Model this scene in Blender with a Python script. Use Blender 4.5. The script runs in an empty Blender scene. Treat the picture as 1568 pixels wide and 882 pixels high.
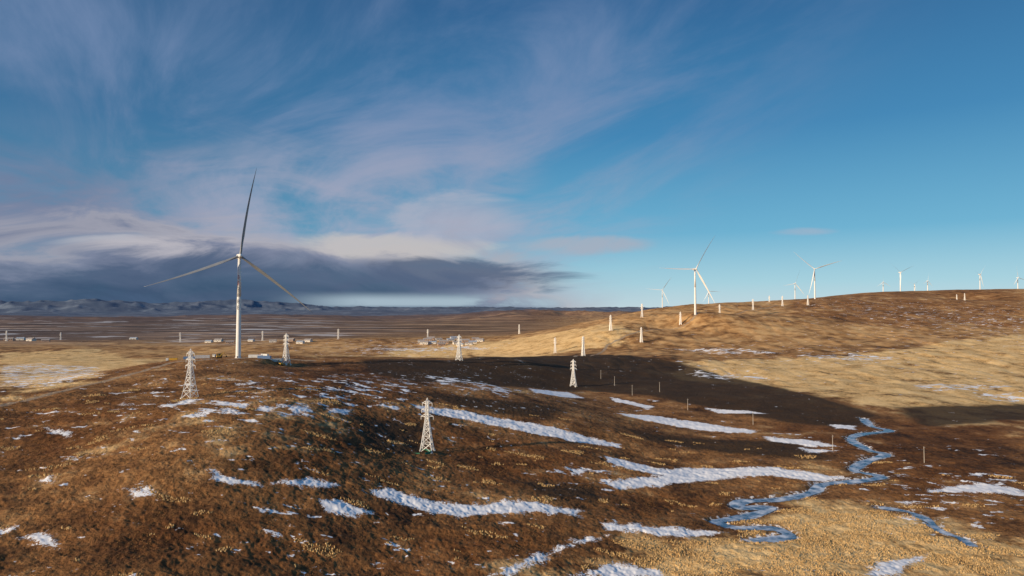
import bpy, math, random
import numpy as np
from mathutils import Vector, Matrix
random.seed(4); rng=np.random.default_rng(7)
F=1045.0; HC=110.0; PIT=math.atan(35/F)
scene=bpy.context.scene

# ------------------------------------------------------------------ survey helpers
def ray(u,v):
    cx=(u-784)/F; cy=(441-v)/F
    y=math.cos(PIT)-cy*math.sin(PIT); z=math.sin(PIT)+cy*math.cos(PIT)
    return cx/y, z/y
def site(u,v,d):
    a,b=ray(u,v); return (a*d,d,HC+b*d)

# ------------------------------------------------------------------ noise
def perlin(x,y,seed=0):
    x=np.asarray(x,dtype=np.float64); y=np.asarray(y,dtype=np.float64)
    ix=np.floor(x).astype(np.int64); iy=np.floor(y).astype(np.int64)
    fx=x-ix; fy=y-iy
    def g(i,j,dx,dy):
        h=(i*374761393+j*668265263+seed*1274126177)&0xffffffff
        h=((h^(h>>13))*1274126177)&0xffffffff
        h=h^(h>>16)
        a=h*(2*math.pi/4294967296.0)
        return np.cos(a)*dx+np.sin(a)*dy
    u=fx*fx*fx*(fx*(fx*6-15)+10); v=fy*fy*fy*(fy*(fy*6-15)+10)
    a=g(ix,iy,fx,fy); b=g(ix+1,iy,fx-1,fy); c=g(ix,iy+1,fx,fy-1); d=g(ix+1,iy+1,fx-1,fy-1)
    return 1.5*((a*(1-u)+b*u)*(1-v)+(c*(1-u)+d*u)*v)
def fbm(x,y,scale,octv,seed=0,gain=.5):
    s=0;a=1
    for o in range(octv):
        s=s+a*perlin(x/scale*2**o+o*17.3,y/scale*2**o-o*9.1,seed+o); a*=gain
    return s
def sst(x,a,b):
    t=np.clip((x-a)/(b-a),0,1); return t*t*(3-2*t)

# ------------------------------------------------------------------ pylons / turbines survey: (u, top, base, height)
PYL=[(291,534,608,32),(438,512,560,32),(654,612,692,32),(878,554,595,32),(703,513,552,32),(850,517,541,33),
(893,516,546,32),(935,480,504,36),(982,502,525,32),(983,462,483,36),(1042,484,504,32),(1102,468,486,32),
(1153,458,475,32),(1178,453,467,32),(1198,452,468,32),(1237,450,466,32),(1465,452,462,24),(1477,449,460,24),
(795,497,512,32),(655,502,518,32),(518,503,519,32),(402,507,522,32),(276,508,523,32),(93,508,521,32),(10,505,521,32)]
# hub u, hub v, base v, distance, yaw, rotor angle
TUR=[(367,392,548,F*101/156,28,8),(1064,412,474,1690,12,30),(1247,412,457,2320,-20,-48),(1378,417,446,2900,15,-55),
(1500,420,444,2950,30,-78),(1217,434,460,2900,10,20),(1014,444,470,3000,-10,35),(1085,446,468,3100,10,-28),
(1352,432,447,2950,10,0),(1400,437,447,3000,0,50),(1420,430,446,3000,25,10),(1558,425,443,3000,20,-15)]
ctrl=[]
def C(u,v,d): ctrl.append(site(u,v,d))
def Z(u,z,d): x=(u-784)/F*d; ctrl.append((x,d,z))
for (u,t,b,h) in PYL: C(u,b,F*h/(b-t))
for (u,t,b,d,yaw,ang) in TUR: C(u,b,d)
for u in (-350,):
    C(u,882,215);C(u,700,290);C(u,660,330);Z(u,25,600);Z(u,8,1100);Z(u,3,2500)
for u,l in {0:[(882,225),(800,262),(700,330),(640,400),(622,430)],
 150:[(882,228),(800,265),(700,325),(620,420),(582,520)],
 291:[(882,237),(800,272),(700,322),(620,410),(575,530),(553,640)],
 400:[(882,245),(800,280),(700,333),(600,460),(546,720)],
 560:[(882,258),(800,298),(700,372),(650,435),(600,535),(547,790)],
 654:[(882,263),(780,325),(620,530),(580,680),(549,850)],
 784:[(882,268),(780,337),(700,429),(650,516),(600,657),(547,900)],
 878:[(882,275),(780,350),(700,445),(650,545),(620,650),(570,900),(544,1100)],
 983:[(882,283),(760,394),(700,485),(640,637),(600,800),(565,1030),(545,1200),(480,1960)],
 1200:[(882,283),(720,458),(650,625),(600,817),(560,1080),(530,1350),(500,1600),(480,1800),(461,2250)],
 1400:[(882,283),(750,419),(650,637),(600,826),(570,1000),(540,1250),(510,1550),(490,1800),(470,2100),(447,2600)],
 1568:[(882,288),(700,513),(620,784),(570,1056),(540,1250),(510,1600),(480,2000),(460,2300),(443,2750)],
 1900:[(882,288),(700,513),(620,784),(570,1056),(510,1600),(470,2300)],
 900:[(496,1900)],1050:[(468,2050)],1120:[(463,2150)],1320:[(455,2400)],1480:[(445,2700)]}.items():
    for v,d in l: C(u,v,d)
for u in (0,150): Z(u,27,700 if u==0 else 790); Z(u,8,1150); Z(u,3,1700); Z(u,1,3400)
for u in (291,400,560,654): Z(u,28,1050); Z(u,8,1400); Z(u,4,1800); Z(u,1,3400)
Z(784,22,1200); Z(784,8,1600); Z(784,1,3400); Z(784,0,5000); Z(900,30,3000); Z(900,4,4500);Z(0,0,5000);Z(400,0,5000)
for u in (1000,1150,1300,1450,1568,1900): Z(u,20,5000)
for u in (-350,0,400,784,1200,1568,1900): Z(u,14 if u<700 else 3,120)
P=np.array(ctrl); cr=np.hypot(P[:,0],P[:,1]); cb=np.arctan2(P[:,0],P[:,1]); cl=np.log(cr)
def kern(d2): return 0.5*d2*np.log(d2+1e-9)
n=len(P); A=kern((cb[:,None]-cb[None])**2+(cl[:,None]-cl[None])**2)+np.eye(n)*0.0012
Q=np.stack([np.ones(n),cb,cl],1)
M=np.block([[A,Q],[Q.T,np.zeros((3,3))]]); sol=np.linalg.solve(M,np.concatenate([P[:,2],[0,0,0]]))
W=sol[:n]; AF=sol[n:]
def rbf(x,y):
    x=np.asarray(x,float); y=np.asarray(y,float); sh=x.shape; x=x.ravel(); y=y.ravel()
    r=np.hypot(x,y); b=np.arctan2(x,y); l=np.log(np.clip(r,110,5200)); bc=np.clip(b,-.86,.86)
    out=np.empty_like(r)
    for i in range(0,len(r),100000):
        s=slice(i,i+100000)
        d2=((bc[s,None]-cb[None])**2+(l[s,None]-cl[None])**2).astype(np.float32)
        out[s]=(0.5*d2*np.log(d2+1e-9))@W.astype(np.float32)+AF[0]+AF[1]*bc[s]+AF[2]*l[s]
    w=sst(np.abs(b),.95,2.4); out=out*(1-w)+12*w
    w=np.exp(-(r/110)**2); out=out*(1-w)+10*w
    return out.reshape(sh)
def far_h(x,y):
    r=np.hypot(x,y); b=np.arctan2(x,y)
    rid=.45+.5*fbm(x,y,6000,3,40,.45)+.24*(1-np.abs(fbm(x,y,1900,4,44,.45))*2.2)
    rid2=.42+.45*fbm(x,y,2600,3,60,.45)+.2*(1-np.abs(fbm(x,y,900,4,64,.5))*2)
    h=sst(r,6200,8600)*(1-sst(r,9500,12500))*np.maximum(rid2,0)*(80+sst(b,-.12,.05)*120)
    h=h+sst(r,17000,23000)*np.maximum(rid,0)*(300+sst(b,-.05,-.4)*120)
    h=h+sst(r,11500,14000)*(1-sst(r,16000,19000))*np.maximum(rid,0)*120
    return h+fbm(x,y,900,3,11)*4*sst(r,2500,5000)
def base_h(x,y):
    r=np.hypot(x,y); w=sst(np.log(r+1),math.log(3600),math.log(5200))
    h=rbf(x,y)*(1-w)+far_h(x,y)*w
    return h+fbm(x,y,170,2,3)*2.0*sst(r,100,300)
def to_ground(pts):
    pts=np.array(pts,float); ds=np.exp(np.linspace(math.log(150),math.log(6000),650))
    ab=np.array([ray(u,v) for u,v in pts])
    X=ab[:,0:1]*ds[None]; Y=np.ones_like(X)*ds[None]; Zr=HC+ab[:,1:2]*ds[None]
    H=base_h(X,Y); under=Zr<H
    k=np.argmax(under,1); k=np.where(under.any(1),k,649); k=np.maximum(k,1)
    i=np.arange(len(pts)); g0=(Zr-H)[i,k-1]; g1=(Zr-H)[i,k]; t=np.clip(g0/(g0-g1+1e-9),0,1)
    d=ds[k-1]*(1-t)+ds[k]*t
    return np.stack([ab[:,0]*d,d],1)

SNOW=[[(625,618),(700,628),(800,645),(880,663),(950,680),(948,685),(880,677),(800,661),(720,644),(650,631)],
[(560,750),(600,748),(660,768),(720,772),(800,766),(850,775),(890,780),(885,790),(830,785),(760,787),(700,792),(650,785),(600,768)],
[(925,698),(960,706),(1010,718),(1060,716),(1120,716),(1190,716),(1250,724),(1300,733),(1250,737),(1180,729),(1130,731),(1060,738),(1000,745),(945,748),(925,740),(960,732),(1010,728),(960,717),(930,708)],
[(940,632),(1000,636),(1080,648),(1160,659),(1150,665),(1060,656),(980,642)],
[(935,608),(1000,622),(995,627),(940,614)],
[(810,595),(870,600),(895,610),(870,609),(820,602)],
[(1170,669),(1240,674),(1290,684),(1240,683),(1180,676)],
[(1220,685),(1280,690),(1240,695)],[(1080,625),(1150,629),(1178,634),(1100,632)],
[(488,765),(520,768),(568,782),(560,790),(520,788),(495,776)],
[(318,718),(335,716),(345,730),(385,733),(400,743),(370,742),(330,735)],
[(410,738),(470,734),(525,740),(500,746),(440,744)],
[(35,822),(65,812),(95,828),(90,840),(60,835)],[(190,750),(225,747),(230,758),(205,760)],
[(245,622),(290,612),(310,612),(260,625)],[(325,613),(380,619),(375,625),(330,619)],[(395,622),(420,626),(415,632),(395,628)],
[(70,655),(110,662),(105,669),(75,664)],[(923,801),(980,805),(1060,811),(1110,815),(1050,823),(980,816),(930,811)],
[(750,882),(800,858),(850,838),(900,822),(935,820),(880,834),(820,862),(780,882)],
[(870,882),(940,862),(1000,872),(1030,882)],[(870,717),(900,718),(892,730),(875,726)],
[(1430,747),(1500,740),(1568,750),(1568,760),(1500,754),(1420,753)],
[(1320,882),(1350,860),(1420,848),(1400,862),(1370,882)],[(440,627),(470,622),(478,632),(450,634)],[(500,625),(540,628),(530,634),(505,632)],
[(590,622),(612,622),(610,630)],[(1270,650),(1310,652),(1310,658),(1280,657)],[(60,733),(80,729),(78,737)],
[(0,810),(20,808),(18,814),(0,816)]]
SNOWP=[[(1490,601),(1568,602),(1568,615),(1500,612)],[(1390,589),(1500,587),(1568,591),(1500,599),(1400,598)],
[(650,574),(720,582),(800,598),(780,607),(700,595),(655,587)],
[(0,560),(60,556),(150,562),(155,575),(80,592),(20,595),(0,590)],
[(1340,775),(1400,785),(1440,800),(1470,815),(1430,822),(1400,805),(1350,785)],[(1060,569),(1130,572),(1200,580),(1060,580)],
[(1010,533),(1130,533),(1200,542),(1100,542)],[(1200,546),(1300,542),(1400,548),(1300,553)],
[(1500,733),(1568,731),(1568,742)],[(550,533),(700,529),(760,532),(600,538)],
[(370,770),(480,762),(480,790),(400,790)]]
SNOWQ=[[(240,640),(420,600),(520,570),(640,580),(640,620),(480,640),(350,660)],[(1380,720),(1568,725),(1568,770),(1440,765)]]
REED_SUNLIT=[[(950,832),(1110,814),(1210,785),(1250,772),(1400,790),(1568,835),(1600,882),(1600,900),(820,900)],
[(1040,552),(1250,545),(1420,530),(1600,508),(1600,625),(1450,648),(1380,628),(1300,614),(1200,596),(1100,586),(1000,575)],
[(480,546),(600,536),(740,522),(880,503),(960,500),(960,530),(860,541),(700,547)],[(0,540),(150,535),(230,552),(120,590),(0,610)]]  # these two: sunlit strip behind the crest and lit valley, painted bright
SHADE=[[(560,552),(700,552),(900,543),(1040,556),(1170,590),(1340,637),(1300,654),(1200,644),(1000,606),(900,596),(800,592),(640,585),(560,570)],  # cast-shadow band, tongue and streaks, painted as dark ground colour
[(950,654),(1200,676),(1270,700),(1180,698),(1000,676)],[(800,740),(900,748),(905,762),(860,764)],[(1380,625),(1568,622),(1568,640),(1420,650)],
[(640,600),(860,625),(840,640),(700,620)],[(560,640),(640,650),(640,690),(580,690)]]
DARKER=[[(1150,650),(1568,642),(1568,740),(1420,765),(1330,750),(1290,700)],[(560,800),(880,800),(840,890),(540,890)],[(120,770),(480,800),(520,890),(100,890)],  # zones of darker ground colour
[(640,645),(900,690),(900,740),(700,740)],[(400,560),(600,552),(640,600),(540,640),(440,600)],[(530,640),(600,640),(640,690),(440,760),(420,700)],[(1250,455),(1568,446),(1568,500),(1350,500),(1200,480)],[(900,745),(1150,750),(1080,800),(930,795)],[(0,640),(180,600),(260,640),(120,700),(0,720)]]
ROAD=[[(-20,626),(60,608),(130,592),(200,573),(260,556),(330,551),(367,549)],[(367,549),(440,549),(480,552)],
[(880,546),(930,528),(1000,505),(1060,488),(1140,477),(1200,466)],[(400,535),(600,528),(700,526)],[(0,524),(120,526),(300,527),(480,530)]]
STREAM=[(1322,640),(1335,652),(1362,659),(1318,664),(1303,672),(1330,688),(1356,695),(1325,706),(1308,720),(1350,729),(1300,737),(1258,741),(1245,752),(1200,763),(1140,766),(1130,776),(1180,776),(1150,788),(1098,797),(1125,806),(1185,808),(1207,820),(1150,826)]
STREAM2=[(1345,775),(1390,782),(1420,795),(1440,812),(1470,822),(1490,835)]

def polysd(px,py,poly):
    sd=np.full(px.shape,1e9); ins=np.zeros(px.shape,bool); m=len(poly)
    for i in range(m):
        ax,ay=poly[i]; bx,by=poly[(i+1)%m]
        dx,dy=bx-ax,by-ay; t=np.clip(((px-ax)*dx+(py-ay)*dy)/(dx*dx+dy*dy+1e-9),0,1)
        sd=np.minimum(sd,np.hypot(px-ax-t*dx,py-ay-t*dy))
        c=((ay>py)!=(by>py))&(px<(bx-ax)*(py-ay)/(by-ay+1e-12)+ax); ins^=c
    return np.where(ins,sd,-sd)
def linesd(px,py,pl):
    sd=np.full(px.shape,1e9)
    for i in range(len(pl)-1):
        ax,ay=pl[i]; bx,by=pl[i+1]; dx,dy=bx-ax,by-ay
        t=np.clip(((px-ax)*dx+(py-ay)*dy)/(dx*dx+dy*dy+1e-9),0,1)
        sd=np.minimum(sd,np.hypot(px-ax-t*dx,py-ay-t*dy))
    return sd
def field(px,py,polys,soft,line=False,hw=0):
    f=np.full(px.shape,-1.0)
    for pl in polys:
        lo=pl.min(0)-soft*1.2-hw; hi=pl.max(0)+soft*1.2+hw
        m=(px>lo[0])&(px<hi[0])&(py>lo[1])&(py<hi[1])
        if not m.any(): continue
        s=(hw-linesd(px[m],py[m],pl)) if line else polysd(px[m],py[m],pl)
        f[m]=np.maximum(f[m],np.clip(s/soft,-1,1))
    return f
G=lambda L:[to_ground(p) for p in L]
SN=G(SNOW); SP=G(SNOWP); SQ=G(SNOWQ); RE=G(REED_SUNLIT); DK=G(SHADE); RO=G(ROAD); HT=G(DARKER)
def smooth(pl,k=5):
    pl=np.array(pl); out=[]
    for i in range(len(pl)-1):
        p0=pl[max(i-1,0)];p1=pl[i];p2=pl[i+1];p3=pl[min(i+2,len(pl)-1)]
        for j in range(k):
            t=j/k; out.append(.5*((2*p1)+(-p0+p2)*t+(2*p0-5*p1+4*p2-p3)*t*t+(-p0+3*p1-3*p2+p3)*t**3))
    out.append(pl[-1]); return np.array(out)
STS=[(smooth(to_ground(STREAM)),2.7),(smooth(to_ground(STREAM2)),1.4)]
tx,ty,tz=site(367,548,F*101/156)
def stream_f(x,y,soft):
    return np.maximum(field(x,y,[STS[0][0]],soft,True,STS[0][1]),field(x,y,[STS[1][0]],soft,True,STS[1][1]))
def full_h(x,y):
    x=np.asarray(x,float); y=np.asarray(y,float); r=np.hypot(x,y)
    b=base_h(x,y); h=b.copy()
    h+=fbm(x*0.55,y,26,3,21)*0.7*sst(r,80,200)*(1-sst(r,3000,4000))
    near=(1-sst(r,500,1000))
    h+=fbm(x,y,7,3,31)*0.42*near+(.5-np.abs(fbm(x,y,3.2,2,36)))*0.45*near
    gm_=sst(r,1300,1900)*(1-sst(r,3000,4000)); h+=(3-(1-np.abs(fbm(x,y,420,3,77)))*5.4)*gm_
    h+=(np.abs(fbm(x*1.0,y*.45,60,3,91))-.25)*3.0*sst(r,700,1100)*(1-sst(r,2400,3400))*sst(np.arctan2(x,y),.05,.15)
    sd=stream_f(x,y,12)
    w=sst(sd,-.3,.1); h=h*(1-w)+(b-1.3)*w
    rp=np.hypot(x-tx,y-ty); w=1-sst(rp,22,40); h=h*(1-w)+tz*w
    return h

# ------------------------------------------------------------------ terrain sheet
rows=np.concatenate([[1,25,45],np.geomspace(60,180,22)[:-1],np.geomspace(180,600,460)[:-1],np.geomspace(600,2600,360)[:-1],np.geomspace(2600,46000,220)])
fine=np.radians(np.linspace(-42,42,1140)); coarse=np.radians(np.linspace(42,318,170)[1:-1]); brg=np.concatenate([fine,coarse])
R,B=np.meshgrid(rows,brg,indexing='ij'); X=R*np.sin(B); Y=R*np.cos(B)
X=X.ravel(); Y=Y.ravel(); Hh=full_h(X,Y); nr,nb=len(rows),len(brg)
ii,jj=np.meshgrid(np.arange(nr-1),np.arange(nb),indexing='ij'); j2=(jj+1)%nb
quads=np.stack([ii*nb+jj,ii*nb+j2,(ii+1)*nb+j2,(ii+1)*nb+jj],-1).reshape(-1,4)[:,::-1]
def np_mesh(name,co,faces,k,smoothf=True):
    me=bpy.data.meshes.new(name); me.vertices.add(len(co)); me.vertices.foreach_set('co',np.asarray(co,np.float32).ravel())
    nf=len(faces); me.loops.add(nf*k); me.loops.foreach_set('vertex_index',np.ascontiguousarray(faces).ravel().astype(np.int32))
    me.polygons.add(nf); me.polygons.foreach_set('loop_start',np.arange(nf,dtype=np.int32)*k)
    me.update(calc_edges=True); me.polygons.foreach_set('use_smooth',np.full(nf,smoothf)); me.validate(); return me
gm=np_mesh('ground',np.stack([X,Y,Hh],1),quads,4)
def attr(me,name,arr):
    a=me.attributes.new(name,'FLOAT','POINT'); a.data.foreach_set('value',arr.astype(np.float32))
RR=np.hypot(X,Y)
attr(gm,'snow',field(X,Y,SN,9)); attr(gm,'reed_sunlit',field(X,Y,RE,30)); attr(gm,'shade',field(X,Y,DK,20)); attr(gm,'darker',field(X,Y,HT,22)); attr(gm,'road',field(X,Y,RO,2.5,True,3.0))
attr(gm,'bank',stream_f(X,Y,12))
blobs=[(300,600,70,.7),(430,590,80,.8),(560,600,70,.8),(720,590,60,.7),(60,575,120,1),(400,760,40,.5),(480,700,45,.5),(620,760,40,.3),(900,730,25,.8),(560,850,25,.6),(80,650,60,.4),(1130,570,120,.5),(1300,545,200,.6),(1480,490,400,.7),(1250,680,40,.8),(1450,750,60,.9),(1350,740,30,.5),(1000,630,60,.5),(600,535,200,.7),(1530,700,40,.5),(200,680,60,.4),(1500,520,200,.5),(150,760,50,.2),(300,640,60,.6)]
bp=to_ground([(b[0],b[1]) for b in blobs]); sc=np.zeros_like(X)
for (u,v,s,a),(bx,by) in zip(blobs,bp): sc=np.maximum(sc,a*np.exp(-((X-bx)**2+(Y-by)**2)/(2*s*s)))
sc=np.maximum(sc,1.25*sst(field(X,Y,SP,20),-.6,.5)); sc=np.maximum(sc,.9*sst(field(X,Y,SQ,20),-.8,.6))
attr(gm,'scatter',sc)
attr(gm,'haze',sst(np.log(RR+1),math.log(4500),math.log(17000)))
BB=np.arctan2(X,Y)
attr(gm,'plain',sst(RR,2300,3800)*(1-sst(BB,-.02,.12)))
attr(gm,'left_shade',sst(RR,1900,3000)*(1-sst(BB,-.36,-.05)))  # cloud shadow over the left plain, painted as darker ground
attr(gm,'upland',sst(RR,850,1500)*(1-sst(RR,2600,4000)*(1-sst(BB,-.02,.12))))
attr(gm,'nearhill',(1-sst(RR,750,1100))*(1-sst(BB,.0,.25)))
ground=bpy.data.objects.new('ground',gm); scene.collection.objects.link(ground)

# ------------------------------------------------------------------ node helpers
class NT:
    def __init__(s,tree): s.t=tree; s.n=tree.nodes; s.l=tree.links
    def set(s,sock,v):
        if isinstance(v,bpy.types.NodeSocket): s.l.new(v,sock)
        elif isinstance(v,(tuple,list)) and sock.type=='RGBA' and len(v)==3: sock.default_value=(*v,1)
        else: sock.default_value=v
    def m(s,op,a,b=0.0,c=None):
        n=s.n.new('ShaderNodeMath'); n.operation=op; s.set(n.inputs[0],a); s.set(n.inputs[1],b)
        if c is not None: s.set(n.inputs[2],c)
        return n.outputs[0]
    def vm(s,op,a,b):
        n=s.n.new('ShaderNodeVectorMath'); n.operation=op; s.set(n.inputs[0],a); s.set(n.inputs[1],b); return n.outputs[0]
    def noise(s,vec,scale,detail=5,rough=.55,dist=0):
        n=s.n.new('ShaderNodeTexNoise'); s.set(n.inputs['Vector'],vec); n.inputs['Scale'].default_value=scale
        n.inputs['Detail'].default_value=detail; n.inputs['Roughness'].default_value=rough; n.inputs['Distortion'].default_value=dist
        return n.outputs['Fac']
    def ss(s,v,a,b,lo=0.0,hi=1.0):
        n=s.n.new('ShaderNodeMapRange'); n.interpolation_type='SMOOTHSTEP'; s.set(n.inputs[0],v)
        s.set(n.inputs[1],a); s.set(n.inputs[2],b); n.inputs[3].default_value=lo; n.inputs[4].default_value=hi; return n.outputs[0]
    def mix(s,f,a,b,bt='MIX'):
        n=s.n.new('ShaderNodeMix'); n.data_type='RGBA'; n.blend_type=bt; n.clamp_factor=True
        s.set(n.inputs[0],f); s.set(n.inputs[6],a); s.set(n.inputs[7],b); return n.outputs[2]
    def ramp(s,f,stops):
        n=s.n.new('ShaderNodeValToRGB'); s.set(n.inputs[0],f); e=n.color_ramp.elements
        while len(e)<len(stops): e.new(0.5)
        for el,(p,c) in zip(e,stops): el.position=p; el.color=(*c,1)
        return n.outputs[0]
    def attr(s,name):
        n=s.n.new('ShaderNodeAttribute'); n.attribute_name=name; return n.outputs['Fac']
    def comb(s,x,y,z=0.0):
        n=s.n.new('ShaderNodeCombineXYZ'); s.set(n.inputs[0],x); s.set(n.inputs[1],y); s.set(n.inputs[2],z); return n.outputs[0]
def newmat(name):
    m=bpy.data.materials.new(name); m.use_nodes=True; return m,NT(m.node_tree),m.node_tree.nodes['Principled BSDF']

gmat,g,bs=newmat('grassland')
pos=g.n.new('ShaderNodeNewGeometry').outputs['Position']
nL=g.noise(pos,.007,4); nM=g.noise(pos,.035,7,.64); nS=g.noise(pos,.35,5,.7); nF=g.noise(pos,1.3,3,.7)
mixv=g.m('ADD',g.m('MULTIPLY',nM,.47),g.m('ADD',g.m('MULTIPLY',nS,.28),g.m('MULTIPLY',nL,.25)))
col=g.ramp(mixv,[(.39,(.04,.019,.01)),(.455,(.16,.073,.028)),(.52,(.34,.165,.06)),(.63,(.6,.345,.145))])
up=g.ramp(g.m('ADD',g.m('MULTIPLY',nM,.6),g.m('MULTIPLY',nL,.4)),[(.38,(.14,.07,.03)),(.47,(.46,.25,.097)),(.58,(.8,.5,.22))])
col=g.mix(g.m('MULTIPLY',g.attr('upland'),.8),col,up)
wob=g.m('ADD',g.m('MULTIPLY',g.m('SUBTRACT',nM,.5),4.5),g.m('MULTIPLY',g.m('SUBTRACT',nL,.5),4.0))
ht=g.ss(g.m('ADD',g.attr('darker'),wob),-.9,.9)
col=g.mix(g.m('MULTIPLY',ht,.7),col,g.mix(1.0,col,(.5,.38,.32),'MULTIPLY'))  # multiplies the ground colour to a darker, redder tone
reedn=g.m('ADD',g.m('MULTIPLY',nM,.55),g.m('MULTIPLY',nS,.45))
reed_sunlit_c=g.ramp(reedn,[(.38,(.3,.16,.06)),(.45,(.72,.45,.18)),(.56,(.95,.66,.31))])
col=g.mix(g.ss(g.m('ADD',g.attr('reed_sunlit'),wob),-.6,.8),col,reed_sunlit_c)  # reed tan, also painted in for sunlight on the strip and valley
dk=g.ss(g.m('ADD',g.attr('shade'),g.m('MULTIPLY',wob,.45)),-.6,.15)
col=g.mix(g.m('MULTIPLY',dk,.92),col,g.mix(nS,(.022,.015,.01),(.075,.045,.025)))  # shadow put into the base colour as near-black ground
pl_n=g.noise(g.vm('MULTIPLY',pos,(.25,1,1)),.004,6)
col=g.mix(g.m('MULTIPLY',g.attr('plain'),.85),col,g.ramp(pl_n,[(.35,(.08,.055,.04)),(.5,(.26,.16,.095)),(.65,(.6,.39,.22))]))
col=g.mix(g.m('MULTIPLY',g.attr('left_shade'),.7),col,g.ramp(pl_n,[(.35,(.05,.045,.055)),(.52,(.12,.095,.09)),(.66,(.4,.3,.24))]))
col=g.mix(g.m('MULTIPLY',g.ss(g.attr('road'),-.5,.5),.8),col,(.4,.31,.22))
bk=g.attr('bank'); col=g.mix(g.m('MULTIPLY',g.ss(g.m('ADD',bk,g.m('MULTIPLY',wob,.3)),-.5,-.1),.7),col,(.09,.055,.03))
icy=g.m('MULTIPLY',g.ss(g.m('ADD',bk,g.m('MULTIPLY',g.m('SUBTRACT',nS,.5),2.6)),-.15,.1),.8)
sw=g.m('ADD',g.m('MULTIPLY',g.m('SUBTRACT',g.noise(pos,.12,5,.65),.5),1.7),g.m('MULTIPLY',g.m('SUBTRACT',nF,.5),1.3))
s1=g.ss(g.m('ADD',g.attr('snow'),sw),-.03,.12)
sp=g.noise(g.vm('MULTIPLY',pos,(.55,1,1)),.11,8,.66,.3)
s2=g.ss(g.m('ADD',sp,g.m('MULTIPLY',g.attr('scatter'),.13)),.68,.705)
fs=g.m('ADD',g.noise(g.vm('MULTIPLY',pos,(.6,1,1)),.3,4,.6),g.m('MULTIPLY',g.m('SUBTRACT',nM,.5),.55))
s5=g.m('MULTIPLY',g.ss(fs,.70,.73),g.attr('nearhill'))
farf=g.attr('haze')
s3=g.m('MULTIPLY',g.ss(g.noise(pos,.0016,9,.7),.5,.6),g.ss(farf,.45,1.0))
haze_c=g.mix(g.ss(farf,.45,1),(.17,.115,.105),(.1,.145,.22))  # distance haze baked into the hill and mountain base colour
col=g.mix(g.m('MULTIPLY',g.ss(farf,.05,.7),.92),col,haze_c)
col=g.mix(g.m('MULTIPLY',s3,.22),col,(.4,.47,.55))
s4=g.m('MULTIPLY',g.ss(g.noise(g.vm('MULTIPLY',pos,(.25,1,1)),.006,7,.65),.575,.61),g.m('MULTIPLY',g.attr('left_shade'),g.ss(farf,.6,.1)))
snow=g.m('MAXIMUM',g.m('MAXIMUM',g.m('MAXIMUM',s1,s5),s2),g.m('MAXIMUM',g.m('MULTIPLY',s4,.6),icy))
col=g.mix(snow,col,(.93,.94,.96))
g.set(bs.inputs['Base Color'],col); bs.inputs['Roughness'].default_value=.95; bs.inputs['Specular IOR Level'].default_value=.15
bh=g.m('ADD',g.m('MULTIPLY',nF,.4),g.m('MULTIPLY',nS,1.3))
bmp=g.n.new('ShaderNodeBump'); bmp.inputs['Distance'].default_value=1.0; g.set(bmp.inputs['Height'],bh)
g.set(bmp.inputs['Strength'],g.m('SUBTRACT',.9,g.m('MULTIPLY',snow,.85))); g.l.new(bmp.outputs[0],bs.inputs['Normal'])
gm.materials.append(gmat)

# ------------------------------------------------------------------ stream
m,k,bs=newmat('ice'); pos=k.n.new('ShaderNodeNewGeometry').outputs['Position']
f=k.noise(pos,.15,5,.6); k.set(bs.inputs['Base Color'],k.ramp(f,[(.4,(.08,.14,.22)),(.5,(.27,.38,.52)),(.64,(.7,.77,.85))]))
k.set(bs.inputs['Roughness'],k.ss(f,.4,.55,.2,.7)); M_ice=m
for ST,STW in STS:
    sv=[];sf=[]
    for i,p in enumerate(ST):
        a=ST[max(i-1,0)];b=ST[min(i+1,len(ST)-1)];t=(b-a)/(np.linalg.norm(b-a)+1e-9);nrm=np.array([-t[1],t[0]])
        w=STW+1.0+.9*math.sin(i*.9)
        for s in (-1,0,1): sv.append([*(p+nrm*w*s),0])
    sv=np.array(sv); sv[:,2]=base_h(sv[:,0],sv[:,1])-.5-(0 if STW>2 else .01)
    for i in range(len(ST)-1):
        for s in (0,1): sf.append((i*3+s,i*3+s+1,i*3+s+4,i*3+s+3))
    sm=np_mesh('stream',sv,np.array(sf),4); st=bpy.data.objects.new('frozen_stream',sm); scene.collection.objects.link(st); sm.materials.append(M_ice)

# ------------------------------------------------------------------ mesh builder
class MB:
    def __init__(s): s.v=[];s.f=[];s.mi=[]
    def add(s,vs,fs,m=0):
        o=len(s.v); s.v+= [tuple(v) for v in vs]; s.f+=[tuple(o+i for i in f) for f in fs]; s.mi+=[m]*len(fs)
    def box(s,c,d,m=0):
        x,y,z=c;a,b,e=d[0]/2,d[1]/2,d[2]/2
        s.add([(x+i*a,y+j*b,z+k*e) for i in(-1,1) for j in(-1,1) for k in(-1,1)],[(0,1,3,2),(4,6,7,5),(0,4,5,1),(2,3,7,6),(0,2,6,4),(1,5,7,3)],m)
    def cyl(s,p0,p1,r0,r1,n=8,m=0,cap=True):
        p0=Vector(p0);p1=Vector(p1);d=(p1-p0).normalized();a=d.orthogonal().normalized();b=d.cross(a)
        vs=[]
        for p,r in((p0,r0),(p1,r1)):
            for i in range(n):
                t=2*math.pi*i/n+math.pi/n; vs.append(p+a*math.cos(t)*r+b*math.sin(t)*r)
        fs=[(i,(i+1)%n,n+(i+1)%n,n+i) for i in range(n)]
        if cap: fs+=[tuple(range(n))[::-1],tuple(range(n,2*n))]
        s.add(vs,fs,m)
    def mesh(s,name,mats,smoothf=False):
        me=bpy.data.meshes.new(name); me.from_pydata(s.v,[],s.f); me.update()
        for q in mats: me.materials.append(q)
        me.polygons.foreach_set('material_index',s.mi)
        me.polygons.foreach_set('use_smooth',[smoothf]*len(s.f)); return me
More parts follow.
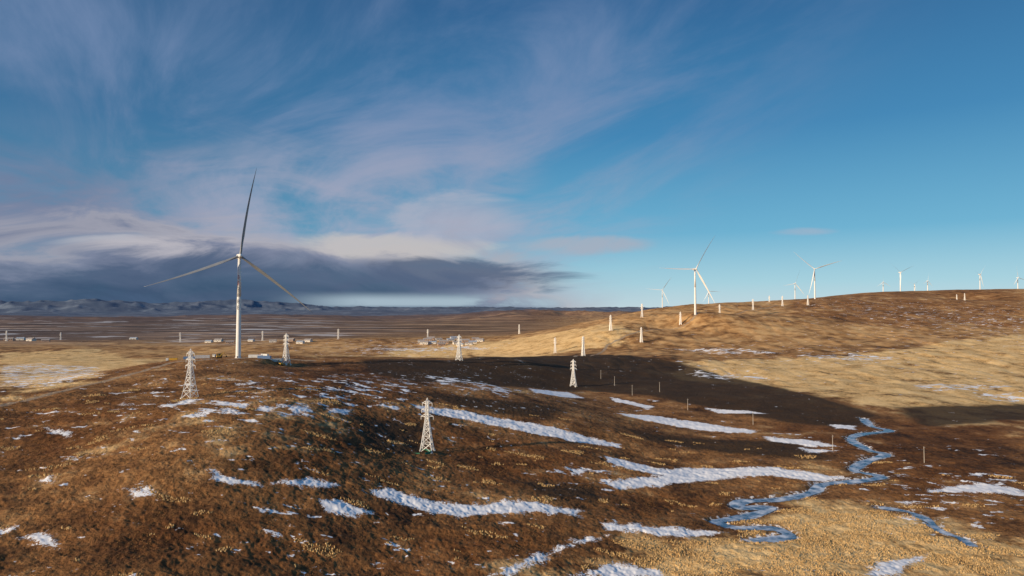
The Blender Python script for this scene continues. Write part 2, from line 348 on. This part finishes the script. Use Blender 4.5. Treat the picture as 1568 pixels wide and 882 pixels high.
def pmat(name,c1,c2=None,scale=1.0,rough=.6,metal=0):
    m,k,b=newmat(name); tc=k.n.new('ShaderNodeTexCoord').outputs['Object']
    c2=c2 or tuple(x*.8 for x in c1)
    k.set(b.inputs['Base Color'],k.ramp(k.noise(tc,scale,4),[(.35,c2),(.6,c1)])); b.inputs['Roughness'].default_value=rough; b.inputs['Metallic'].default_value=metal
    return m
M_white=pmat('turbine_paint',(.84,.84,.82),(.78,.78,.76),.2,.4)
M_blade_shaded=pmat('blade_shaded',(.26,.28,.3),(.2,.22,.25),.1,.4)  # shaded side of the nearest rotor put into a darker blade colour
M_galv=pmat('galvanised_steel',(.92,.9,.86),(.85,.83,.79),1,.5)
M_red=pmat('red_lettering',(.45,.04,.05),None,1,.5)
M_dark=pmat('dark_panel',(.08,.08,.09),None,1,.5)
def obj(name,me,parent=None,loc=(0,0,0),rot=(0,0,0),scale=(1,1,1)):
    o=bpy.data.objects.new(name,me); scene.collection.objects.link(o); o.location=loc; o.rotation_euler=rot; o.scale=scale
    if parent: o.parent=parent
    return o
HH=100
b=MB(); zs=[0,.4,.41,30,60,HH-2]; rs=[3.2,3.2,2.45,2.2,1.9,1.5]
for i in range(5): b.cyl((0,0,zs[i]),(0,0,zs[i+1]),rs[i],rs[i+1],40,0,cap=(i in(0,4)))
tower_me=b.mesh('tower',[M_white],True)
b=MB(); b.box((0,-2.5,1.0),(1.1,.3,2.2),0)
door_me=b.mesh('door',[M_dark])
b=MB()
for q in range(6):
    z=80-q*6.0; rr=1.72+(80-z)*.0125
    for (dx,dz,w,h) in [(0,1.6,2.1,.45),(0,0,2.1,.45),(0,-1.6,2.1,.45),(-.75,0,.4,3.2),(.65,.2,.4,2.4)]:
        if (q+int(dx*4))%4==3: continue
        x=dx*.8; b.box((x,-math.sqrt(max(rr*rr-x*x,0.1))-.03,z+dz),(w*.62,.12,h),0 if q<2 else 1)
letter_me=b.mesh('lettering',[M_red,M_dark])
import bmesh
def rounded(secs,n=20):
    bm=bmesh.new(); rings=[]
    for (y,w,h,zc,p) in secs:
        r=[]
        for i in range(n):
            t=2*math.pi*i/n; c,s_=math.cos(t),math.sin(t)
            r.append(bm.verts.new((w*math.copysign(abs(c)**p,c),y,zc+h*math.copysign(abs(s_)**p,s_))))
        rings.append(r)
    for a,c in zip(rings,rings[1:]):
        for i in range(n): bm.faces.new((a[i],a[(i+1)%n],c[(i+1)%n],c[i]))
    bm.faces.new(rings[0]); bm.faces.new(rings[-1][::-1]); bmesh.ops.recalc_face_normals(bm,faces=bm.faces[:])
    return bm
bm=rounded([(-3.6,1.6,1.6,0,.8),(-3.2,2.1,2.1,0,.5),(3,2.2,2.3,.1,.4),(8.2,2.1,2.2,.2,.4),(9,1.7,1.7,.3,.5)])
nac_me=bpy.data.meshes.new('nacelle'); bm.to_mesh(nac_me); nac_me.materials.append(M_white)
bm=rounded([(-3.7,.15,.15,0,1),(-3.5,.8,.8,0,1),(-2.8,1.5,1.5,0,1),(-1.5,2.0,2.0,0,1),(1.4,2.1,2.1,0,1)])
hub_me=bpy.data.meshes.new('hub'); bm.to_mesh(hub_me); hub_me.materials.append(M_white); hub_me.polygons.foreach_set('use_smooth',[True]*len(hub_me.polygons))
def blade(name,mat):
    bm=bmesh.new(); rings=[]; L=87; N=16
    for i in range(25):
        s=i/24; z=1.2+s*L
        if s<.04: ch,th=2.3,2.3
        else:
            k_=min(1,(s-.04)/.16); ch=2.3+(4.3-2.3)*k_ if s<.2 else 4.3*(1-(s-.2)/.8)**.85+.35*(1-s)+.18
            th=2.3*(1-k_)+k_*ch*.24 if s<.2 else ch*(.24-.1*s)
        tw=math.radians(58-14*s); ring=[]; bend=-4.5*s*s; sweep=4.5*s**2.2
        for j in range(N):
            t=2*math.pi*j/N; cx=math.cos(t)*ch/2+ch*.12*(0 if s<.04 else 1); cy=math.sin(t)*th/2*(1 if s<.1 else (0.55+.45*math.cos(t/2)**2))
            ring.append(bm.verts.new((cx*math.cos(tw)-cy*math.sin(tw)+sweep,cx*math.sin(tw)+cy*math.cos(tw)+bend,z)))
        rings.append(ring)
    for a,c in zip(rings,rings[1:]):
        for j in range(N): bm.faces.new((a[j],a[(j+1)%N],c[(j+1)%N],c[j]))
    bm.faces.new(rings[-1]); bmesh.ops.recalc_face_normals(bm,faces=bm.faces[:])
    me=bpy.data.meshes.new(name); bm.to_mesh(me); me.materials.append(mat); me.polygons.foreach_set('use_smooth',[True]*len(me.polygons)); return me
bl_a,bl_b=blade('blade',M_blade_shaded),blade('blade_w',M_white)
for i,(u,t,bv,d,yaw,ang) in enumerate(TUR):
    x,y,z=site(u,t,d); zg=float(full_h(np.array([x]),np.array([y]))[0])
    s=min(max((z-zg)/HH,.35),1.4)
    e=bpy.data.objects.new('wind_turbine',None); scene.collection.objects.link(e); e.location=(x,y,zg-.2)
    obj('tower',tower_me,e,scale=(max(s,.85),max(s,.85),s)); 
    if i==0: obj('lettering',letter_me,e,scale=(1.02,1.02,1)); obj('door',door_me,e)
    top=obj('nacelle',nac_me,e,(0,0,HH*s),(0,0,math.radians(yaw)),(s,s,s))
    hub=obj('hub',hub_me,top,(0,-5.2,0))
    for k_ in range(3): obj('blade_%d'%(k_+1),bl_a if i==0 else bl_b,hub,(0,0,0),(0,math.radians(ang-2+120*k_),0))
def pylon(th,bw=3.7,arm=1.0):
    b=MB(); lv=[0,5,9.5,13.5,17,20,22.5,25,27.5,30]
    def hw(z): return bw-(bw-1.0)*min(z/20,1)**.85 if z<20 else 1.0-.025*(z-20)
    cs=[(-1,-1),(1,-1),(1,1),(-1,1)]
    for a,c in zip(lv,lv[1:]):
        for q in range(4):
            s0,s1=cs[q],cs[(q+1)%4]; w0,w1=hw(a),hw(c)
            b.cyl((s0[0]*w0,s0[1]*w0,a),(s0[0]*w1,s0[1]*w1,c),th,th,4,0,False)
            b.cyl((s0[0]*w0,s0[1]*w0,a),(s1[0]*w1,s1[1]*w1,c),th*.6,th*.6,4,0,False)
            b.cyl((s1[0]*w0,s1[1]*w0,a),(s0[0]*w1,s0[1]*w1,c),th*.6,th*.6,4,0,False)
            b.cyl((s0[0]*w1,s0[1]*w1,c),(s1[0]*w1,s1[1]*w1,c),th*.6,th*.6,4,0,False)
    for q in range(4):
        b.cyl((cs[q][0]*hw(30),cs[q][1]*hw(30),30),(0,0,32.5),th*.8,th*.5,4,0,False)
        b.box((cs[q][0]*bw,cs[q][1]*bw,0),(1.0,1.0,.9),0)
    for z,l in((21,3.8),(25,3.5),(29,3.0)):
        l*=arm
        for s in(-1,1):
            w=hw(z)
            for yy in(-w,w):
                b.cyl((s*w,yy,z),(s*l,0,z+.3),th*.7,th*.5,4,0,False); b.cyl((s*w,yy,z+1.6),(s*l,0,z+.3),th*.7,th*.5,4,0,False)
            b.cyl((s*(l-.8),-.3*w,z+.2),(s*(l-.8),.3*w,z+.2),th*.5,th*.5,4,0,False)
            b.cyl((s*l,0,z+.2),(s*l,0,z-1.7),.14,.14,6,0)
    return b.mesh('lattice',[M_galv])
pn,pf,pff,pfff=pylon(.27),pylon(.38,3.3),pylon(.5,2.3,.85),pylon(.36,2.2)
for (u,t,bv,h) in PYL:
    d=F*h/(bv-t); x,y,z=site(u,bv,d); zg=float(full_h(np.array([x]),np.array([y]))[0])
    s=h/32; me=pn if d<600 else (pf if d<1000 else pff)
    if bv>510 and bv<525 and u<800: me=pfff
    e=obj('power_pylon',me,None,(x,y,zg-.1),(0,0,random.uniform(-.5,.5)),(s,s,s))
M_wood=pmat('weathered_pole',(.6,.55,.47),(.48,.42,.35),2,.8)
b=MB(); b.cyl((0,0,-.3),(0,0,11.5),.2,.13,10,0); b.box((0,-.17,10.6),(2.2,.12,.16),0)
for x in(-1,0,1): b.cyl((x,-.17 if x else 0,10.7 if x else 11.5),(x,-.17 if x else 0,11.1 if x else 11.9),.09,.05,6,0)
pole_me=b.mesh('utility_pole',[M_wood])
pp=to_ground([(920,580),(941,591),(968,606),(1053,628),(1153,650),(1275,690),(1415,708),(1010,600)])
for (x,y) in pp:
    zg=float(full_h(np.array([x]),np.array([y]))[0]); obj('utility_pole',pole_me,None,(x,y,zg),(0,0,.6))
M_wall=pmat('plaster_wall',(.82,.78,.72),(.7,.66,.6),.6,.9); M_brick=pmat('brick',(.5,.36,.28),(.4,.28,.22),1,.9)
M_roof=pmat('roof_tile',(.4,.36,.34),(.3,.27,.25),1,.8); M_roofb=pmat('roof_blue',(.4,.46,.54),None,1,.5); M_glass=pmat('window_glass',(.05,.07,.09),None,1,.15)
def house(wall,roof):
    b=MB(); b.box((0,0,1.8),(14,8,3.6),0)
    r=[(-7.5,-4.6,3.5),(7.5,-4.6,3.5),(7.5,4.6,3.5),(-7.5,4.6,3.5),(-7.5,0,5.8),(7.5,0,5.8)]
    b.add(r,[(0,1,5,4),(2,3,4,5),(0,4,3),(1,2,5),(3,2,1,0)],1)
    for x in(-5,-2.2,2.2,5): b.box((x,-4.02,2.1),(1.6,.08,1.4),2)
    b.box((0,-4.02,1.1),(1.2,.1,2.2),3); b.box((4,1.5,5.6),(.7,.7,1.4),0)
    return b.mesh('house',[wall,roof,M_glass,M_dark])
hm=[('white_house',house(M_wall,M_roof)),('brick_house',house(M_brick,M_roof)),('white_house',house(M_wall,M_roofb))]
hp=[(645,524),(655,522),(663,526),(672,521),(680,525),(690,522),(700,526),(712,523),(724,525),(735,522),(676,528),(705,529),(650,527),(660,519),(695,519),(718,528),(728,520),
(320,524),(335,523),(352,525),(385,523),(418,524),(445,523),(460,525),(472,523),(14,521),(32,520),(48,521),(70,522),(205,520)]
for i,(x,y) in enumerate(to_ground(hp)):
    nme,me=hm[i%3]; zg=float(full_h(np.array([x]),np.array([y]))[0]); s=random.uniform(1.3,1.9)
    obj(nme,me,None,(x,y,zg-.1),(0,0,random.uniform(-.4,.4)),(s,s,s))
M_tr=pmat('truck_red',(.45,.05,.03),None,1,.4); M_ty=pmat('tyre',(.03,.03,.03),None,1,.9); M_cb=pmat('container_blue',(.1,.2,.4),None,1,.5); M_cw=pmat('container_white',(.8,.8,.78),None,1,.5); M_or=pmat('crane_yellow',(.7,.4,.05),None,1,.5)
def truck(c):
    b=MB(); b.box((-3.6,0,1.9),(2.0,2.4,2.2),0); b.box((-4.62,0,2.3),(.06,2.0,.9),2); b.box((.9,0,.95),(9.5,1.0,.3),1); b.box((1.4,0,2.1),(6.8,2.5,2.0),3); b.box((1.4,0,3.14),(6.5,2.2,.08),1)
    for x in(-3.6,.8,2.2,3.6):
        for y in(-1.05,1.05): b.cyl((x,y-.18,.52),(x,y+.18,.52),.52,.52,14,1)
    return b.mesh('truck',[c,M_ty,M_glass,M_cw if c is M_tr else M_or])
def container(c):
    b=MB(); b.box((0,0,1.45),(12,2.44,2.6),0)
    for i in range(24): b.box((-5.75+i*.5,-1.25,1.45),(.2,.06,2.3),0)
    b.box((-6.03,0,1.45),(.06,2.2,2.3),1); b.box((0,-1.26,.1),(12,.08,.2),1)
    return b.mesh('container',[c,M_dark])
def digger():
    b=MB(); 
    for y in(-1.2,1.2): b.box((0,y,.5),(4,.6,.9),1); b.cyl((-2,y-.3,.5),(-2,y+.3,.5),.45,.45,10,1); b.cyl((2,y-.3,.5),(2,y+.3,.5),.45,.45,10,1)
    b.box((-.3,0,1.8),(3.4,2.5,1.3),0); b.box((.7,.7,2.8),(1.4,1.0,1.4),2)
    b.cyl((1.2,-.3,2.2),(4,-.3,5),.3,.25,6,0); b.cyl((4,-.3,5),(6.4,-.3,2.2),.25,.2,6,0); b.box((6.4,-.3,1.6),(1.1,1.2,1.0),1)
    return b.mesh('excavator',[M_or,M_ty,M_glass])
T1,T2,C1,C2,DG=truck(M_tr),truck(M_cw),container(M_cb),container(M_cw),digger()
for (nm,me,dx,dy,r) in [('truck',T1,-40,5,.2),('truck',T2,-28,14,1.2),('truck',T1,20,10,-.3),('shipping_container',C1,-52,8,.1),('shipping_container',C2,15,2,.1),
 ('shipping_container',C2,32,8,.5),('shipping_container',C1,26,-4,-.1),('excavator',DG,-18,-6,.6),('excavator',DG,40,2,2.4),('truck',T2,-66,-2,.3),('shipping_container',C2,-34,-6,.4)]:
    x,y=tx+dx,ty+dy; zg=float(full_h(np.array([x]),np.array([y]))[0]); obj(nm,me,None,(x,y,zg),(0,0,r),(1.1,1.1,1.1))
M_gr=pmat('green_netting',(.03,.2,.12),None,3,.8); b=MB()
for i in range(14):
    a=2*math.pi*i/14; a2=2*math.pi*(i+1)/14; p=(8*math.cos(a),6*math.sin(a)); q=(8*math.cos(a2),6*math.sin(a2))
    b.cyl((*p,-.6),(*p,1.3),.07,.07,6,0)
    if i%4!=3: b.add([(*p,-.3),(*q,-.3),(*q,1.1),(*p,1.1)],[(0,1,2,3)],0)
x,y,_=site(654,692,F*32/80); zg=float(full_h(np.array([x]),np.array([y]))[0]); obj('netting_fence',b.mesh('fence',[M_gr]),None,(x-5,y-4,zg))

# ------------------------------------------------------------------ tussock grass (one mesh per kind)
def tufts(name,cnt,r0,r1,cond,hmin,hmax,wmin,wmax,mat):
    r=np.sqrt(rng.uniform(r0*r0,r1*r1,cnt)); a=rng.uniform(-.7,.7,cnt); x=r*np.sin(a); y=r*np.cos(a)
    k_=cond(x,y); x=x[k_];y=y[k_]; n=len(x); z=full_h(x,y)-.1
    hh=rng.uniform(hmin,hmax,n); w=rng.uniform(wmin,wmax,n); K=5
    ang=np.arange(K)*2*math.pi/K; jit=rng.uniform(.6,1.3,(n,K)); ph=rng.uniform(0,6,n)
    V=np.zeros((n,K+1,3)); V[:,:K,0]=x[:,None]+np.cos(ang+ph[:,None])*w[:,None]*jit; V[:,:K,1]=y[:,None]+np.sin(ang+ph[:,None])*w[:,None]*jit; V[:,:K,2]=z[:,None]-.1
    V[:,K,0]=x+rng.normal(0,.2,n)*w; V[:,K,1]=y+rng.normal(0,.2,n)*w; V[:,K,2]=z+hh
    o=(np.arange(n)*(K+1))[:,None,None]; f=np.stack([np.arange(K),(np.arange(K)+1)%K,np.full(K,K)],1)[None]+o
    me=np_mesh(name,V.reshape(-1,3),f.reshape(-1,3),3,True); attr(me,'tone',np.repeat(rng.uniform(0,1,n),K+1)); me.materials.append(mat)
    return obj(name,me)
def tuftmat(name,stops):
    m,k,b=newmat(name); k.set(b.inputs['Base Color'],k.ramp(k.attr('tone'),stops)); b.inputs['Roughness'].default_value=.95; b.inputs['Specular IOR Level'].default_value=.1; return m
def cr_(x,y):
    return (field(x,y,RE[:2],18)+fbm(x*.5,y,14,3,5)*2.4>.5)&(stream_f(x,y,4)<-.5)&(field(x,y,SN,6)<-.1)
tufts('reed_grass',240000,215,560,cr_,.45,1.0,.18,.4,tuftmat('dry_reed',[(0,(.55,.33,.13)),(.5,(.72,.46,.19)),(1,(.86,.58,.26))]))
def ch_(x,y):
    return (field(x,y,RE[:2],18)<0)&(fbm(x,y,22,3,15)+.5*fbm(x,y,6,2,19)>.15)&(stream_f(x,y,4)<-.5)&(field(x,y,SN,6)<-.3)&(field(x,y,DK,12)<.2)
tufts('heath_grass',160000,190,540,ch_,.15,.5,.2,.42,tuftmat('dry_heath',[(0,(.08,.036,.014)),(.5,(.2,.095,.035)),(1,(.36,.19,.07))]))

# ------------------------------------------------------------------ light
SEL=math.radians(17); sd=Vector((-.80,-.60,0)).normalized()
to_sun=Vector((sd.x*math.cos(SEL),sd.y*math.cos(SEL),math.sin(SEL)))
sl=bpy.data.lights.new('sun','SUN'); sl.energy=5; sl.angle=math.radians(.5); sl.color=(1,.8,.56)
so=bpy.data.objects.new('sun',sl); scene.collection.objects.link(so); so.rotation_euler=to_sun.to_track_quat('Z','Y').to_euler(); so.location=(-300,-200,400)
w=bpy.data.worlds.new('World'); scene.world=w; w.use_nodes=True; k=NT(w.node_tree); bg=w.node_tree.nodes['Background']
sky=k.n.new('ShaderNodeTexSky'); sky.sky_type='NISHITA'; sky.sun_disc=False; sky.sun_elevation=SEL; sky.sun_rotation=math.atan2(to_sun.x,to_sun.y)
dirv=k.n.new('ShaderNodeTexCoord').outputs['Generated']; sep=k.n.new('ShaderNodeSeparateXYZ'); k.l.new(dirv,sep.inputs[0]); x,y,z=sep.outputs
az=k.m('ARCTAN2',x,y); el=k.m('ARCSINE',z)
grad=k.ramp(k.m('MULTIPLY',el,2.0),[(0,(.58,.73,.80)),(.08,(.36,.64,.77)),(.22,(.12,.42,.64)),(.5,(.035,.225,.46)),(.85,(.018,.12,.30)),(1,(.015,.1,.26))])
def x10(c):
    q=k.vm('SCALE',c,(0,0,0)); q.node.inputs['Scale'].default_value=10; return q
base=k.mix(.12,x10(grad),sky.outputs[0])
def cl(r,g_,b_): return (r*10,g_*10,b_*10)
zz=k.m('ADD',k.m('MAXIMUM',z,0),.16); px=k.m('DIVIDE',x,zz); py=k.m('DIVIDE',y,zz)
rot=k.n.new('ShaderNodeVectorRotate'); rot.rotation_type='Z_AXIS'; rot.inputs['Angle'].default_value=math.radians(-38); k.l.new(k.comb(px,py),rot.inputs['Vector'])
pv=k.vm('MULTIPLY',rot.outputs[0],(1.0,.42,1))
c1=k.noise(pv,1.7,8,.62,.8); c2=k.noise(k.comb(px,py),.7,4,.5,.4)
left=k.ss(k.m('SUBTRACT',az,k.m('MULTIPLY',el,1.1)),.24,-.3)
cir=k.m('MULTIPLY',k.ss(k.m('ADD',k.m('MULTIPLY',c1,.65),k.m('MULTIPLY',c2,.35)),.40,.61),left)
cir=k.m('MULTIPLY',cir,k.ss(el,.6,.15,.65,1.0))
lf=k.ss(az,-.62,-.36)
base=k.mix(k.m('MULTIPLY',k.ss(az,.2,-.6),.5),base,cl(.05,.11,.22))
ccol=k.mix(k.ss(el,.34,.08),cl(.20,.28,.46),k.mix(lf,cl(.22,.25,.37),cl(.38,.41,.53)))
base=k.mix(k.m('MULTIPLY',cir,.85),base,ccol)
ev=k.comb(az,k.m('MULTIPLY',el,3.2),0.0)
b1=k.noise(ev,4.6,8,.6,.8); b2=k.noise(ev,1.9,3,.5,.3)
mid=k.m('MULTIPLY',k.m('MULTIPLY',k.ss(el,.29,.14),k.ss(el,.06,.1)),k.ss(az,.08,-.08))
mid=k.m('MULTIPLY',mid,k.ss(k.m('ADD',k.m('MULTIPLY',b1,.6),k.m('MULTIPLY',b2,.4)),.42,.60))
base=k.mix(k.m('MULTIPLY',mid,.7),base,k.mix(lf,cl(.18,.21,.33),cl(.36,.38,.5)))
bn=k.m('ADD',k.m('MULTIPLY',k.m('SUBTRACT',b1,.5),.20),k.m('MULTIPLY',k.m('SUBTRACT',b2,.5),.10))
top=k.ss(az,.2,-.16,.03,.10)
dep=k.m('ADD',k.m('SUBTRACT',top,el),bn)
fade=k.ss(k.m('ADD',az,k.m('MULTIPLY',bn,1.8)),.16,-.02)
body=k.m('MULTIPLY',k.ss(dep,-.04,.025),fade)
bcol=k.ramp(k.m('ADD',k.m('MULTIPLY',dep,5.5),.25),[(.1,(.36,.38,.48)),(.32,(.42,.41,.46)),(.47,(.2,.23,.33)),(.64,(.075,.115,.2)),(.85,(.036,.076,.15)),(1,(.05,.1,.19))])
bcol=k.mix(k.m('MULTIPLY',k.m('SUBTRACT',1.0,lf),k.ss(dep,.04,-.02)),bcol,(.2,.23,.34))
base=k.mix(k.m('MULTIPLY',body,.93),base,x10(bcol))
gap=k.m('MULTIPLY',k.m('MULTIPLY',k.ss(el,.002,.010),k.ss(el,.030,.014)),k.m('MULTIPLY',k.ss(az,-.36,-.2),k.ss(az,.2,.0)))
gap=k.m('MULTIPLY',gap,k.ss(b1,.36,.55))
base=k.mix(k.m('MULTIPLY',gap,.85),base,cl(.42,.54,.62))
def lens(u,v,wa,we,col,amt,rg=6.0):
    global base
    a0=math.atan((u-784)/F); e0=(476-v)/F*math.cos(a0)
    da=k.m('DIVIDE',k.m('SUBTRACT',az,a0),wa); de=k.m('DIVIDE',k.m('SUBTRACT',el,e0),we)
    q=k.m('ADD',k.m('MULTIPLY',da,da),k.m('MULTIPLY',de,de)); q=k.m('ADD',q,k.m('MULTIPLY',k.m('SUBTRACT',b1,.5),rg))
    base=k.mix(k.m('MULTIPLY',k.ss(q,1.5,.0),amt),base,col)
lens(880,376,.10,.013,cl(.38,.43,.52),.85); lens(1235,355,.045,.006,cl(.34,.45,.58),.7)
lens(280,382,.10,.016,cl(.56,.53,.56),.65,8.0); lens(620,380,.15,.017,cl(.56,.53,.52),.8,8.0); lens(700,335,.09,.035,cl(.42,.44,.54),.7); lens(680,420,.17,.024,cl(.075,.115,.2),.85,8.0)
k.set(bg.inputs['Color'],base); bg.inputs['Strength'].default_value=.1

# ------------------------------------------------------------------ camera
cam=bpy.data.cameras.new('camera'); co=bpy.data.objects.new('camera',cam); scene.collection.objects.link(co)
cam.lens=24; cam.sensor_width=36; cam.clip_start=1; cam.clip_end=100000
co.location=(0,0,HC); co.rotation_euler=(math.pi/2+PIT,0,0); scene.camera=co
scene.view_settings.view_transform='Standard'; scene.view_settings.look='None'; scene.view_settings.exposure=0
